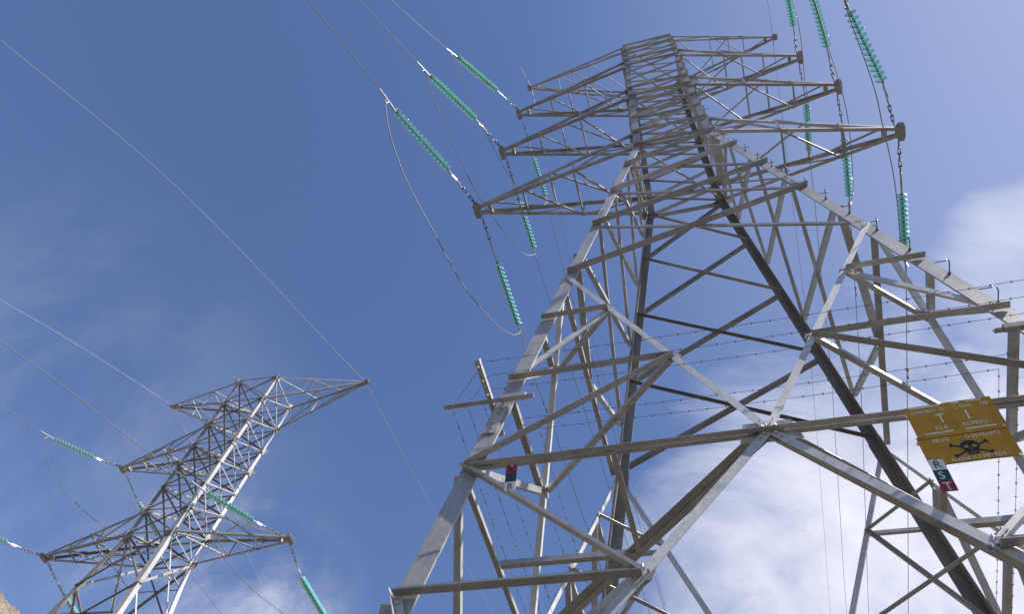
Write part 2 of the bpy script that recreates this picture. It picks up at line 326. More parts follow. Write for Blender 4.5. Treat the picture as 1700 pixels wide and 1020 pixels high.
DATA={'tips':{'L4':[-5.446,-0.102,17.909],'L3':[-5.38,-0.09,22.804],'L2':[-5.29,-0.144,27.311],'L1':[-5.212,-0.229,31.059],'R1':[4.995,0.048,31.059],'R2':[5.118,0.139,27.311],'R3':[5.198,0.125,22.804],'R4':[5.296,0.053,17.909],'A':[-26.684,10.718,27.07],'B':[-15.996,11.024,27.07],'M':[-26.475,10.703,22.522],'P':[-26.66,10.683,17.644],'Q':[-16.013,11.012,17.644]},'str':{'L4n':[[-5.868,-1.51,17.599],[-6.474,-3.529,16.813],[-6.667,-4.173,16.767]],'L3n':[[-5.903,-1.541,22.304],[-6.59,-3.45,21.066],[-6.784,-3.989,20.845]],'L2n':[[-5.821,-1.408,26.519],[-6.565,-3.178,25.033],[-6.757,-3.635,24.587]],'R4n':[[4.691,-1.628,16.817],[4.052,-3.405,16.668],[3.843,-3.984,16.46]],'R3n':[[4.837,-1.38,21.987],[4.326,-3.507,21.277],[4.182,-4.108,21.076]],'R2n':[[4.828,-1.313,26.145],[4.448,-3.212,24.904],[4.341,-3.748,24.553]],'L4f':[[-5.389,1.509,17.816],[-5.315,3.633,17.745],[-5.3,4.069,17.75]],'L3f':[[-5.335,1.41,22.663],[-5.271,3.544,22.647],[-5.259,3.958,22.588]],'L2f':[[-5.236,1.674,27.067],[-5.183,3.435,27.238],[-5.168,3.937,27.116]],'R4f':[[5.382,1.767,18.067],[5.483,3.779,18.317],[5.509,4.302,18.402]],'R3f':[[5.269,1.703,22.57],[5.367,3.889,22.917],[5.39,4.39,23.044]],'R2f':[[5.185,1.806,26.986],[5.269,3.899,27.739],[5.293,4.514,27.875]],'Qn':[[-16.549,9.482,17.196],[-17.204,7.609,16.719],[-17.443,6.928,16.619]],'Mn':[[-26.934,9.392,21.966],[-27.517,7.725,21.367],[-27.723,7.138,21.229]],'Pn':[[-27.163,9.245,17.203],[-27.714,7.671,16.709],[-27.892,7.164,16.603]],'Qf':[[-15.937,12.537,17.251],[-15.812,15.034,17.244],[-15.781,15.654,17.263]],'Mf':[[-26.388,12.439,22.202],[-26.289,14.415,22.05],[-26.268,14.847,22.078]],'Pf':[[-26.576,12.368,17.348],[-26.499,13.908,17.199],[-26.473,14.415,17.163]]},'wire':{'L4n':[[-6.667,-4.173,16.767],[-7.382,-6.557,16.197],[-8.819,-11.347,15.052],[-10.256,-16.136,14.342],[-11.693,-20.925,13.901],[-13.129,-25.714,13.628],[-14.566,-30.503,13.459],[-16.003,-35.292,13.354]],'L3n':[[-6.784,-3.989,20.845],[-7.543,-6.097,19.921],[-9.237,-10.802,17.86],[-10.93,-15.506,16.583],[-12.624,-20.211,15.791],[-14.317,-24.915,15.3],[-16.011,-29.62,14.995],[-17.705,-34.324,14.806]],'L2n':[[-6.757,-3.635,24.587],[-7.625,-5.703,23.012],[-9.561,-10.313,20.262],[-11.498,-14.923,18.557],[-13.434,-19.533,17.5],[-15.37,-24.143,16.844],[-17.306,-28.752,16.438],[-19.242,-33.362,16.186]],'R4n':[[3.843,-3.984,16.46],[2.149,-8.689,14.771],[0.456,-13.393,13.724],[-1.238,-18.097,13.075],[-2.931,-22.802,12.673],[-4.625,-27.506,12.423],[-6.319,-32.211,12.269]],'R3n':[[4.182,-4.108,21.076],[3.015,-8.97,19.092],[1.848,-13.832,17.862],[0.681,-18.694,17.099],[-0.485,-23.556,16.626],[-1.652,-28.418,16.333],[-2.819,-33.28,16.151]],'R2n':[[4.341,-3.748,24.553],[3.36,-8.651,21.803],[2.38,-13.554,20.098],[1.399,-18.457,19.041],[0.418,-23.36,18.385],[-0.562,-28.263,17.979],[-1.543,-33.166,17.727]],'L1n':[[-5.212,-0.229,31.059],[-5.359,-0.688,31.226],[-5.943,-2.513,31.65],[-6.516,-4.303,31.371],[-8.04,-9.065,30.627],[-9.564,-13.827,30.167],[-11.087,-18.589,29.881],[-12.611,-23.351,29.704],[-14.135,-28.113,29.594],[-15.659,-32.875,29.526]],'R1n':[[4.995,0.048,31.059],[4.928,-0.372,30.734],[4.713,-1.717,29.711],[3.923,-6.654,26.961],[3.133,-11.592,25.256],[2.343,-16.529,24.199],[1.553,-21.466,23.543],[0.763,-26.403,23.137],[-0.027,-31.34,22.885]],'L4f':[[-5.3,4.069,17.75],[-5.271,4.887,17.414],[-5.197,6.997,17.739],[-5.123,9.11,17.694],[-5.033,11.697,17.659],[-4.922,14.869,17.61],[-4.607,23.863,17.471],[-4.292,32.858,17.526],[-3.977,41.852,17.755],[-3.663,50.847,18.142],[-3.348,59.841,18.67],[-3.033,68.836,19.325]],'L3f':[[-5.259,3.958,22.588],[-5.215,5.422,22.572],[-5.146,7.729,22.608],[-5.019,11.96,22.697],[-4.908,15.64,22.693],[-4.789,19.609,22.865],[-4.519,28.605,23.253],[-4.249,37.601,23.783],[-3.98,46.597,24.441],[-3.71,55.593,25.212],[-3.44,64.589,26.086],[-3.17,73.585,27.053]],'L2f':[[-5.168,3.937,27.116],[-5.122,5.46,26.745],[-5.061,7.497,26.436],[-4.968,10.602,26.871],[-4.813,15.766,26.917],[-4.627,21.954,26.454],[-4.454,27.748,26.241],[-4.184,36.744,25.91],[-3.914,45.74,25.792],[-3.644,54.736,25.867],[-3.374,63.732,26.113],[-3.104,72.728,26.515],[-2.834,81.724,27.057]],'R4f':[[5.509,4.302,18.402],[5.589,5.913,18.752],[5.749,9.097,19.48],[5.94,12.918,20.354],[6.53,24.718,23.136],[6.979,33.707,25.255],[7.428,42.696,27.342],[7.878,51.684,29.401],[8.327,60.673,31.434],[8.777,69.662,33.443],[9.226,78.651,35.432]],'R3f':[[5.39,4.39,23.044],[5.466,6.084,23.419],[5.581,8.648,23.951],[5.762,12.654,24.868],[5.987,17.669,26.205],[6.781,35.295,31.209],[7.185,44.286,33.459],[7.59,53.277,35.664],[7.994,62.268,37.829],[8.399,71.259,39.957],[8.804,80.25,42.052],[9.208,89.241,44.118]],'R2f':[[5.293,4.514,27.875],[5.372,6.492,28.135],[5.519,10.169,28.96],[5.789,16.923,30.284],[6.045,23.305,32.103],[6.782,41.741,37.487],[7.142,50.734,39.737],[7.502,59.726,41.942],[7.861,68.719,44.107],[8.221,77.712,46.235],[8.581,86.705,48.33],[8.94,95.698,50.396]],'R1f':[[4.995,0.048,31.059],[5.02,0.879,31.03],[5.192,6.595,31.976],[5.416,14.092,33.004],[5.747,25.098,35.52],[6.517,50.787,42.923],[6.787,59.783,45.173],[7.057,68.779,47.378],[7.327,77.775,49.542],[7.597,86.771,51.67],[7.867,95.767,53.765],[8.137,104.763,55.831]],'L1f':[[-5.212,-0.229,31.059],[-5.192,0.461,31.035],[-5.152,1.784,30.266],[-5.001,6.818,28.488],[-4.812,13.1,27.95],[-4.571,21.133,27.038],[-4.302,30.129,26.017],[-4.032,39.125,25.278],[-3.762,48.121,24.793],[-3.492,57.117,24.536],[-3.222,66.113,24.485],[-2.952,75.108,24.619]],'Bn':[[-15.996,11.024,27.07],[-16.173,10.518,27.112],[-20.012,-0.451,26.186],[-22.617,-7.892,24.177],[-24.268,-12.611,22.902],[-25.92,-17.33,22.112],[-27.572,-22.05,21.622],[-29.224,-26.769,21.319],[-30.875,-31.488,21.13],[-32.527,-36.207,21.014]],'An':[[-26.684,10.718,27.07],[-26.86,10.214,26.966],[-28.36,5.928,25.783],[-29.688,2.136,24.578],[-31.339,-2.584,23.078],[-32.991,-7.303,22.149],[-34.643,-12.022,21.572],[-36.295,-16.742,21.215],[-37.946,-21.461,20.993],[-39.598,-26.18,20.856]],'Qn':[[-17.443,6.928,16.619],[-18.041,5.218,16.296],[-19.024,2.41,15.959],[-19.853,0.041,15.596],[-21.505,-4.679,14.872],[-23.157,-9.398,14.423],[-24.808,-14.117,14.145],[-26.46,-18.836,13.973],[-28.112,-23.556,13.866],[-29.764,-28.275,13.799]],'Mn':[[-27.723,7.138,21.229],[-28.083,6.107,21.044],[-28.362,5.313,20.907],[-30.013,0.593,20.096],[-31.665,-4.126,19.593],[-33.317,-8.845,19.282],[-34.969,-13.565,19.088],[-36.62,-18.284,18.968],[-38.272,-23.003,18.894]],'Pn':[[-27.892,7.164,16.603],[-28.299,6.001,16.348],[-29.95,1.282,15.31],[-31.602,-3.437,14.667],[-33.254,-8.157,14.268],[-34.906,-12.876,14.021],[-36.557,-17.595,13.868],[-38.209,-22.315,13.773]],'Bf':[[-15.996,11.024,27.07],[-15.933,12.288,26.933],[-15.627,18.414,27.549],[-15.152,27.904,28.563],[-14.703,36.893,29.524],[-14.253,45.881,30.568],[-13.804,54.87,31.688],[-13.354,63.859,32.876],[-12.905,72.848,34.126],[-12.456,81.836,35.43]],'Af':[[-26.684,10.718,27.07],[-26.604,12.306,27.043],[-26.526,13.868,26.709],[-26.248,19.432,26.101],[-25.799,28.42,25.12],[-25.349,37.409,24.417],[-24.9,46.398,23.964],[-24.45,55.387,23.736],[-24.001,64.375,23.712],[-23.551,73.364,23.869]],'Qf':[[-15.781,15.654,17.263],[-15.525,20.779,17.452],[-15.075,29.767,17.783],[-14.626,38.756,18.261],[-14.176,47.745,18.871],[-13.727,56.734,19.601],[-13.278,65.722,20.437],[-12.828,74.711,21.37]],'Mf':[[-26.268,14.847,22.078],[-26.127,17.659,22.311],[-25.985,20.503,22.489],[-25.536,29.492,23.052],[-25.086,38.48,23.738],[-24.637,47.469,24.536],[-24.187,56.458,25.434],[-23.738,65.447,26.423],[-23.288,74.436,27.492]],'Pf':[[-26.473,14.415,17.163],[-26.331,17.263,16.993],[-25.882,26.251,16.455],[-25.432,35.24,16.151],[-24.983,44.229,16.058],[-24.533,53.218,16.154],[-24.084,62.207,16.42],[-23.634,71.195,16.84]]},'jump':{'L4':[[-6.59,-3.915,16.786],[-6.569,-3.789,16.519],[-6.471,-3.191,15.899],[-6.298,-2.142,15.486],[-6.064,-0.719,15.486],[-5.793,0.934,15.568],[-5.532,2.521,16.249],[-5.373,3.485,17.027],[-5.306,3.894,17.748]],'L3':[[-6.706,-3.773,20.933],[-6.681,-3.641,20.978],[-6.494,-2.662,20.479],[-6.205,-1.143,20.053],[-5.922,0.341,20.016],[-5.76,1.189,20.345],[-5.577,2.149,20.777],[-5.39,3.129,21.424],[-5.264,3.792,22.612]],'L2':[[-6.68,-3.452,24.765],[-6.639,-3.257,24.741],[-6.402,-2.124,24.276],[-6.12,-0.778,23.97],[-5.808,0.709,23.899],[-5.645,1.489,24.173],[-5.489,2.234,24.538],[-5.292,3.172,25.44],[-5.174,3.736,27.165]],'R4':[[3.926,-3.752,16.543],[4.006,-3.355,16.563],[4.317,-1.805,16.237],[4.519,-0.795,16.447],[4.674,-0.022,16.599],[4.846,0.838,16.872],[5.11,2.154,17.524],[5.423,3.717,18.401],[5.498,4.093,18.368]],'R3':[[4.24,-3.868,21.157],[4.546,-1.706,20.604],[4.699,-0.625,20.315],[4.86,0.512,20.434],[5.161,2.64,21.551],[5.3,3.615,22.302],[5.381,4.19,22.993]],'R2':[[4.384,-3.534,24.693],[4.593,-1.717,24.196],[4.829,0.328,25.197],[4.972,1.569,25.673],[5.159,3.195,26.68],[5.283,4.268,27.82]],'Q':[[-17.347,7.2,16.659],[-17.267,7.624,16.21],[-17.058,8.726,15.796],[-16.886,9.636,15.703],[-16.592,11.189,15.738],[-16.278,12.847,16.054],[-15.958,14.536,16.523],[-15.793,15.406,17.255]],'M':[[-27.64,7.373,21.284],[-27.485,8.207,20.604],[-27.247,9.481,20.307],[-27.019,10.699,20.273],[-26.78,11.978,20.462],[-26.506,13.447,20.876],[-26.341,14.327,21.356],[-26.276,14.674,22.067]],'P':[[-27.821,7.367,16.646],[-27.62,8.394,15.756],[-27.353,9.763,15.103],[-27.152,10.79,15.012],[-26.952,11.816,15.262],[-26.684,13.185,16.129],[-26.484,14.212,17.178]]},'distant':[[[-27.771,-22.812,29.856],[-35.073,-7.866,36.109],[-49.676,22.025,48.615],[-59.898,42.95,57.37]],[[-29.041,-10.627,26.432],[-37.197,-1.73,33.545],[-53.511,16.064,47.773],[-64.93,28.521,57.732]],[[-30.326,-7.198,26.888],[-38.144,5.052,30.615],[-53.78,29.551,38.069],[-64.726,46.7,43.287]],[[-31.363,-14.798,31.174],[-36.158,3.105,33.557],[-45.747,38.912,38.323],[-52.46,63.977,41.659]]]}
TIP = {k: V(v) for k, v in DATA['tips'].items()}

# ------------------------------------------------------------------ near tower
Z4, Z1, Z3, Z2 = 17.909, 31.059, 22.804, 27.311
hx = lambda z: 1+0.01*(z-Z4)/(Z1-Z4) if z > Z4 else 1+0.13593*(Z4-z)
hy = lambda z: 0.997*(1+0.01*(z-Z4)/(Z1-Z4)) if z > Z4 else 0.997+0.12356*(Z4-z)
root1 = empty('lattice_tower', (0, 0, 0.25), 'big grey galvanised lattice tower overhead with eight crossarms', 'pylon', 'lattice power line towers')
T = Tower(root1, lambda x, y, z: V((x, y, z)), hx, hy)
zK, za, zb, zc, zd, ze, zf = 9.504, 8.054, 6.536, 5.0, 3.518, 2.0, 0.51
# legs (heel outward), lower heavier than the head
legs = {}
for c in ('NL', 'NR', 'FL', 'FR'):
    sx = SX[c[1]]; sy = -1 if c[0] == 'N' else 1; mb = MB()
    segs = [(0.30, 9.6, .185), (9.6, Z4, .170), (Z4, Z3, .19), (Z3, Z1+.05, .17)]
    for a, b, w in segs:
        mb.angle(T.leg(c, a), T.leg(c, b), w, V((-sx, 0, 0)), V((0, -sy, 0)), t=w*.11)
    for zz in (Z4, Z3, 5.75, 12.25):                      # splice cover plates with bolts
        p = T.leg(c, zz); ax = (T.leg(c, zz+.5)-T.leg(c, zz)).normalized()
        ww = .075
        mb.box(p+V((-sx*.085, sy*.008, 0)), V((ww, 0, 0)), V((0, .003, 0)), ax*.27)
        mb.box(p+V((sx*.008, -sy*.085, 0)), V((.003, 0, 0)), V((0, ww, 0)), ax*.27)
        for k in range(-3, 4):
            if k: 
                mb.bolt(p+V((-sx*.085, sy*.012, 0))+ax*k*.085, V((0, sy, 0))); mb.bolt(p+V((sx*.012, -sy*.085, 0))+ax*k*.085, V((sx, 0, 0)))
    legs[c] = mb.build('leg', STEEL if c[0] == 'N' else STEEL3, root1)  # far legs: their shade is put into the darker steel
    f = MB(); b = T.leg(c, .32); f.box(V((b.x, b.y, -.05)), V((.42, 0, 0)), V((0, .42, 0)), V((0, 0, .36))); f.box(V((b.x, b.y, .33)), V((.3, 0, 0)), V((0, .3, 0)), V((0, 0, .03)))
    f.build('footing', CONC, root1)
# step bolts up the near right leg
zz = 1.6; k = 0
while zz < 30.5:
    p = T.leg('NR', zz); mb = MB()
    if k % 2 == 0: d = V((0, -1, 0)); q0 = p+V((-.03, 0, 0))
    else: d = V((1, 0, 0)); q0 = p+V((0, .03, 0))
    mb.tube([q0, q0+d*.15, q0+d*.163+UP*.008, q0+d*.167+UP*.038], .007, 6)
    mb.tube([q0-d*.0, q0+d*.02], .02, 6)
    mb.build('step_bolt', FITTING, root1, parent=legs['NR']); zz += .42 if zz < 18 else .5; k += 1
# double-laced faces between waist and the K panel
for f, lv in (('N', [9.58, 11.75, 13.80, 15.90, Z4]), ('F', [9.66, 11.75, 13.80, 15.90, Z4]), ('L', [10.65, 12.8, 14.85, 16.9]), ('R', [10.65, 12.8, 14.85, 16.9])):
    for a, b in zip(lv, lv[1:]): X_panel(T, f, a, b, {'N': .105, 'F': .078}.get(f, .082), .052 if f == 'F' else .062)
for f in 'LR':
    l, r = T.face_legs(f); n = T.nrm(f)
    X_panel(T, f, 16.9, Z4, .07, .06)
    Q = lerp(T.leg(l, zK), T.leg(r, zK), .5)
    T.brace(T.leg(l, 10.65), Q, .10, f, out=1, low=True, inset=.012); T.brace(T.leg(r, 10.65), Q, .075, f, out=1, low=True, inset=.022)
    T.brace(T.leg(l, zK), T.leg(r, zK), .075, f, out=1, low=True, inset=.035)
def kn(f, side, z):
    l, r = T.face_legs(f); A = T.leg(l if side < 0 else r, zK); c = lerp(T.leg(l, zc), T.leg(r, zc), .5); return lerp(c, A, (z-zc)/(zK-zc))
def kl(f, side, z):
    l, r = T.face_legs(f); A = T.leg(l if side < 0 else r, zf); c = lerp(T.leg(l, zc), T.leg(r, zc), .5); return lerp(c, A, (zc-z)/(zc-zf))
for f in 'NFLR':
    l, r = T.face_legs(f); n = T.nrm(f); c = lerp(T.leg(l, zc), T.leg(r, zc), .5)
    inner = f in 'LR'
    # double-angle belt at the foot of the K
    T.brace(T.leg(l, zc), T.leg(r, zc), .053, f, out=1, low=True, gap=.010)
    if f in 'NF': T.brace(T.leg(l, zc), T.leg(r, zc), .045, f, out=-1, low=True, gap=-.010, bolts=False)
    for s, lg in ((-1, l), (1, r)):
        o, lw_ = (-1, False) if f == 'N' else (1, True)
        T.brace(T.leg(lg, zK), c, .070, f, out=o, low=lw_, inset=-.012, mat_=STEEL2)
        T.brace(T.leg(lg, zf), c, .077, f, out=o, low=lw_, inset=.0, mat_=STEEL2)
        for A, B, w, ou, lo in ((T.leg(lg, za), kn(f, s, za), .075, 1, True), (T.leg(lg, zb), kn(f, s, za), .08, -1, False), (T.leg(lg, zb), kn(f, s, zb), .075, 1, True),
                        (T.leg(lg, zc), kn(f, s, zb), .075, 1, True), (T.leg(lg, zc), kl(f, s, zd), .066, 1, True), (T.leg(lg, zd), kl(f, s, zd), .078, 1, True),
                        (T.leg(lg, zd), kl(f, s, ze), .075, 1, True), (T.leg(lg, ze), kl(f, s, ze), .075, 1, True)):
            if inner: ou, lo = 1, True
            T.brace(A, B, w*(.72 if f == 'F' else 1), f, out=ou, low=lo, inset=.016, mat_=STEEL2 if not lo else None)
# corner ties and the diamond diaphragm
for fN in 'NF':
    for fS in 'LR':
        sN = SX[fS]; sS = -1 if fN == 'N' else 1
        hd_ = V((sN, 0, 0))
        for z in (za, zb): T.bar(kn(fN, sN, z), kn(fS, sS, z), .06, UP, -hd_)
        for z in (zd, ze): T.bar(kl(fN, sN, z), kl(fS, sS, z), .085, UP, -hd_)
        c1 = V((0, sS*hy(zc), zc)); c2 = V((sN*hx(zc), 0, zc)); md = (c1+c2)/2
        sd = (c2-c1).normalized().cross(UP)
        T.bar(c1+sd*.004, c2+sd*.004, .075, sd, UP); T.bar(c1-sd*.004, c2-sd*.004, .075, -sd, UP)
        dz = V((0, 0, -.013)); dz2 = V((0, 0, -.022))
        T.bar(V((md.x, c1.y, zc))+dz, md+dz, .055, V((-sN, 0, 0)), UP); T.bar(V((c2.x, md.y, zc))+dz2, md+dz2, .06, V((0, -sS, 0)), UP)
# head: levels, X lacing, plan bracing
ARMS = [(Z4, Z4+1.15), (Z3, Z3+1.05), (Z2, Z2+.95), (30.05, Z1)]
lv = [Z4, Z4+1.15, 20.45, 21.6, Z3, Z3+1.05, 25.0, 26.15, Z2, Z2+.95, 29.2, 30.05, Z1]
for f in 'NFLR':
    for a, b in zip(lv, lv[1:]): X_panel(T, f, a, b, .07 if f in 'NF' else .06, .045)
    l, r = T.face_legs(f)
    for z in (Z4, Z4+1.15, Z3, Z3+1.05, Z2, Z2+.95, 30.05, Z1): T.brace(T.leg(l, z), T.leg(r, z), .085, f, out=1, inset=.02, bolts=False)
for z in (Z4, Z3, Z2, Z1-.03): T.bar(T.leg('NL', z), T.leg('FR', z), .055, V((1, -1, 0)), UP)
# gussets where the chords meet the legs
for c in ('NL', 'NR', 'FL', 'FR'):
    sx = SX[c[1]]; sy = -1 if c[0] == 'N' else 1
    for z in (Z4, Z3, Z2):
        mb = MB(); p = T.leg(c, z)+V((sx*.012, sy*.02, 0))
        mb.poly([p+V((a*sx, 0, b)) for a, b in ((.22, -.08), (.22, .10), (-.10, .30), (-.28, .05), (-.28, -.12), (-.05, -.3))], V((0, sy, 0)), .012)
        for a, b in ((.15, 0), (.05, .1), (-.1, .1), (-.2, 0), (-.05, -.15)): mb.bolt(p+V((a*sx, sy*.012, b)), V((0, sy, 0)))
        mb.build('gusset_plate', STEEL, root1)
for f in 'NFLR':
    l, r = T.face_legs(f); n = T.nrm(f); c = lerp(T.leg(l, zc), T.leg(r, zc), .5); ax = (T.leg(r, zc)-T.leg(l, zc)).normalized(); mb = MB()
    mb.poly([c-n*.016+ax*a+UP*b for a, b in ((-.26, -.12), (.26, -.12), (.20, .12), (-.20, .12))], -n, .012)
    for a in (-.16, -.07, .02, .11): mb.bolt(c+ax*a-UP*.02, n, r=.018, h=.03); mb.bolt(c+ax*a-UP*.05-n*.05, -UP, r=.018, h=.016)
    mb.build('gusset_plate', RUSTY if f == 'N' else STEEL, root1)
for f in 'NLR':
    n = T.nrm(f)
    for sd_ in (-1, 1):
        for nd, (pw, ph) in ((kn(f, sd_, za), (.08, .05)), (kn(f, sd_, zb), (.10, .06)), (kl(f, sd_, zd), (.085, .05))):
            mb = MB(); l, r = T.face_legs(f); ax = (T.leg(r, zc)-T.leg(l, zc)).normalized()
            mb.poly([nd-n*.008+ax*a+UP*b for a, b in ((-pw, -ph*.6), (-pw*.4, -ph), (pw*.7, -ph), (pw, ph*.3), (pw*.5, ph), (-pw*.7, ph))], -n, .008)
            for a in (-.6, -.1, .45): mb.bolt(nd+ax*pw*a+UP*ph*.3*a, n, r=.013, h=.024)
            mb.build('gusset_plate', STEEL, root1)
T.flush(100)
for (z0, z1_), kk in zip(ARMS, '4321'):
    for side, c in ((-1, 'L'), (1, 'R')):
        top = kk == '1'
        make_crossarm(T, side, z1_ if top else z0, z0 if top else z1_, TIP[c+kk], .088 if not top else .062, (.30, .63), drop=not top, tipw=.13 if not top else .07, plate_y=.27 if not top else .15)

# ------------------------------------------------------------------ second tower
q = [0.035453, -21.422074, 10.865781, 17.644129, 29.046835, 22.522064, 23.880683, 25.395236, 27.030719, 0.006677, 0.112316, 5.239637, 5.396099, 5.048856, 5.249659, 5.420311, 0.915273, 27.070371]
yaw, tx, ty = q[:3]; cyw, syw = math.cos(yaw), math.sin(yaw)
P2 = lambda x, y, z: V((tx+cyw*x-syw*y, ty+syw*x+cyw*y, z))
ZL, ZM, ZMt, ZE, ZEt = q[3], q[5], q[6], q[7], q[8]
h2 = lambda z: 1+q[9]*(z-ZL) if z > ZL else 1+q[10]*(ZL-z)
root2 = empty('lattice_tower', P2(0, 0, 0.4), 'smaller farther lattice tower at the lower left, rocky slope behind', 'pylon', 'lattice power line towers')
T2 = Tower(root2, P2, h2, lambda z: h2(z)*q[16]); T2.darkf = 'NF'  # near and far faces take the steel with painted shade
X2, Y2 = T2.dirs()
for c in ('NL', 'NR', 'FL', 'FR'):
    sx = SX[c[1]]; sy = -1 if c[0] == 'N' else 1; mb = MB()
    for a, b, w in ((.3, ZL, .20), (ZL, ZMt, .17), (ZMt, ZEt, .13)):
        mb.angle(T2.leg(c, a), T2.leg(c, b), w, X2*-sx, Y2*-sy, t=w*.11)
    mb.build('leg', STEEL2 if c[1] == 'R' else STEEL3, root2)  # right legs lit and left legs shaded by steel colour
    f = MB(); b = T2.leg(c, .3); f.box(V((b.x, b.y, 0.0)), V((.4, 0, 0)), V((0, .4, 0)), V((0, 0, .4))); f.build('footing', CONC, root2)
lv2 = [ZL, 18.8, 20.05, 21.25, ZM, ZMt, ZE, ZEt]
for f in 'NFLR':
    l, r = T2.face_legs(f)
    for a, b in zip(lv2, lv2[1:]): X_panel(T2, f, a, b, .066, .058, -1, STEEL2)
    for z in lv2: T2.brace(T2.leg(l, z), T2.leg(r, z), .055, f, out=1 if f in 'NF' else -1, low=f in 'NF', inset=.02, bolts=False, mat_=STEEL3)  # shaded look of the struts put into the dark steel
    lw = [ZL, 15.2, 12.4, 9.0, 5.0, 0.5]
    for a, b in zip(lw, lw[1:]):
        X_panel(T2, f, b, a, .080, .066, -1, STEEL2)
        mA, mB = lerp(T2.leg(l, a), T2.leg(l, b), .42), lerp(T2.leg(r, a), T2.leg(r, b), .42)
        T2.brace(mA, mB, .045, f, out=-1, inset=.02, bolts=False, mat_=STEEL3)
for z in (ZL, ZM, ZE, ZEt):
    T2.bar(T2.leg('NL', z), T2.leg('FR', z), .07, V((1, -1, 0)), UP); T2.bar(T2.leg('NR', z), T2.leg('FL', z), .07, V((1, 1, 0)), UP)
for c in ('NL', 'NR', 'FL', 'FR'):
    sx = SX[c[1]]; sy = -1 if c[0] == 'N' else 1
    for z in (ZL, 18.8, ZM, ZMt, ZE, ZEt):
        p = T2.leg(c, z); mb = MB()
        mb.poly([p+Y2*sy*.02+X2*(a*sx)+UP*b for a, b in ((.2, -.05), (.2, .10), (-.10, .26), (-.26, .05), (-.26, -.1), (-.05, -.26))], Y2*sy, .012)
        mb.build('gusset_plate', STEEL, root2); mb = MB()
        mb.poly([p+X2*sx*.02+Y2*(a*sy)+UP*b for a, b in ((.05, -.2), (.05, .22), (-.24, .08), (-.24, -.08))], X2*sx, .012)
        mb.build('gusset_plate', STEEL, root2)
T2.flush(100)
for side, zb_, zt_, kk, top in ((-1, ZL, 18.8, 'P', 0), (1, ZL, 18.8, 'Q', 0), (-1, ZM, ZMt, 'M', 0), (-1, ZEt, ZE, 'A', 1), (1, ZEt, ZE, 'B', 1)):
    make_crossarm(T2, side, zb_, zt_, TIP[kk], .085 if not top else .07, (.30, .63), drop=not top, mat_=STEEL, tipw=.13 if not top else .07, plate_y=.27 if not top else .15)

# ------------------------------------------------------------------ insulator strings
def lathe(profile, n=20):
    vs = []; fs = []; k = len(profile)
    for i in range(n):
        a = 2*math.pi*i/n
        for r, z in profile: vs.append((r*math.cos(a), r*math.sin(a), z))
    for i in range(n):
        for j in range(k-1): fs.append((i*k+j, ((i+1) % n)*k+j, ((i+1) % n)*k+j+1, i*k+j+1))
    return vs, fs
def disc_mesh():
    g = [(.040, .024), (.062, .014), (.098, .000), (.124, -.012), (.129, -.020), (.125, -.024), (.108, -.014), (.098, -.010), (.094, -.024), (.088, -.024), (.082, -.006), (.064, .000), (.060, -.016), (.054, -.016), (.048, .004), (.030, .006)]
    c = [(.001, .070), (.020, .068), (.028, .058), (.038, .034), (.040, .022), (.026, .016), (.011, .008), (.010, -.050), (.015, -.056), (.001, -.060)]
    va, fa = lathe(g); vb, fb = lathe(c); k = len(va)
    me = bpy.data.meshes.new('glass_disc'); me.from_pydata(va+vb, [], fa+[tuple(i+k for i in f) for f in fb])
    me.materials.append(GLASS); me.materials.append(FITTING)
    me.polygons.foreach_set('material_index', [0]*len(fa)+[1]*len(fb)); me.polygons.foreach_set('use_smooth', [True]*(len(fa)+len(fb)))
    return me
DISC = disc_mesh()
def insulator_string(key, label, group):
    tip = TIP[key[:-1]]; ds, de, ce = [V(p) for p in DATA['str'][key]]
    horiz = V(((ds-tip).x, (ds-tip).y, 0)).normalized(); start = tip+horiz*.21+V((0, 0, -.02))
    root = empty('insulator_string', start, label, 'insulator', group)
    d = (de-ds).normalized(); L = (de-ds).length; n = max(8, round(L/.146))
    # shackle, links and adjusting plate between the crossarm and the first disc
    mb = MB(); pts = [lerp(start, ds, t) for t in (0, .12, .24, .36, .48, .60, 1)]
    for i, (a, b) in enumerate(zip(pts, pts[1:])):
        if i < 5:
            dd = (b-a).normalized(); s = dd.cross(UP if i % 2 else V((1, 0, 0))).normalized()*.028
            mb.tube([a-dd*.015, a+s, b+s, b+dd*.015], .011, 6); mb.tube([a-dd*.015, a-s, b-s, b+dd*.015], .011, 6)
            mb.tube([b-s*1.7, b+s*1.7], .020, 6)
    mb.build('link_chain', FITTING, root)
    mb = MB(); mb.tube([pts[5], pts[6]], .024, 8); mb.box((pts[5]+pts[6])/2, d*.12, d.cross(UP).normalized()*.012, UP*.045)
    mb.build('extension_link', ALU, root)
    rot = d.to_track_quat('-Z', 'Y')
    for i in range(n):
        o = bpy.data.objects.new('glass_disc', DISC); COL.objects.link(o); o.parent = root
        o.rotation_mode = 'QUATERNION'; o.rotation_quaternion = rot; o.location = ds+d*(L*(i+.5)/n)-start
    mb = MB(); mb.tube([de, lerp(de, ce, .3), ce], [.020, .028, .022], 8)
    j = lerp(de, ce, .45); mb.tube([j, j-UP*.10, j-UP*.2+d*.02], .018, 6)
    mb.build('dead_end_clamp', ALU, root)
    mb = MB(); s = d.cross(UP).normalized(); b = de+d*.05
    mb.tube([b, b+UP*.12, b+UP*.24-d*.04], .009, 6); mb.tube([b+UP*.24-d*.04, b+UP*.30-d*.01], .018, 6)
    mb.build('arcing_horn', FITTING, root)
G1, G2 = 'glass insulator strings on the near tower', 'glass insulator strings on the far tower'
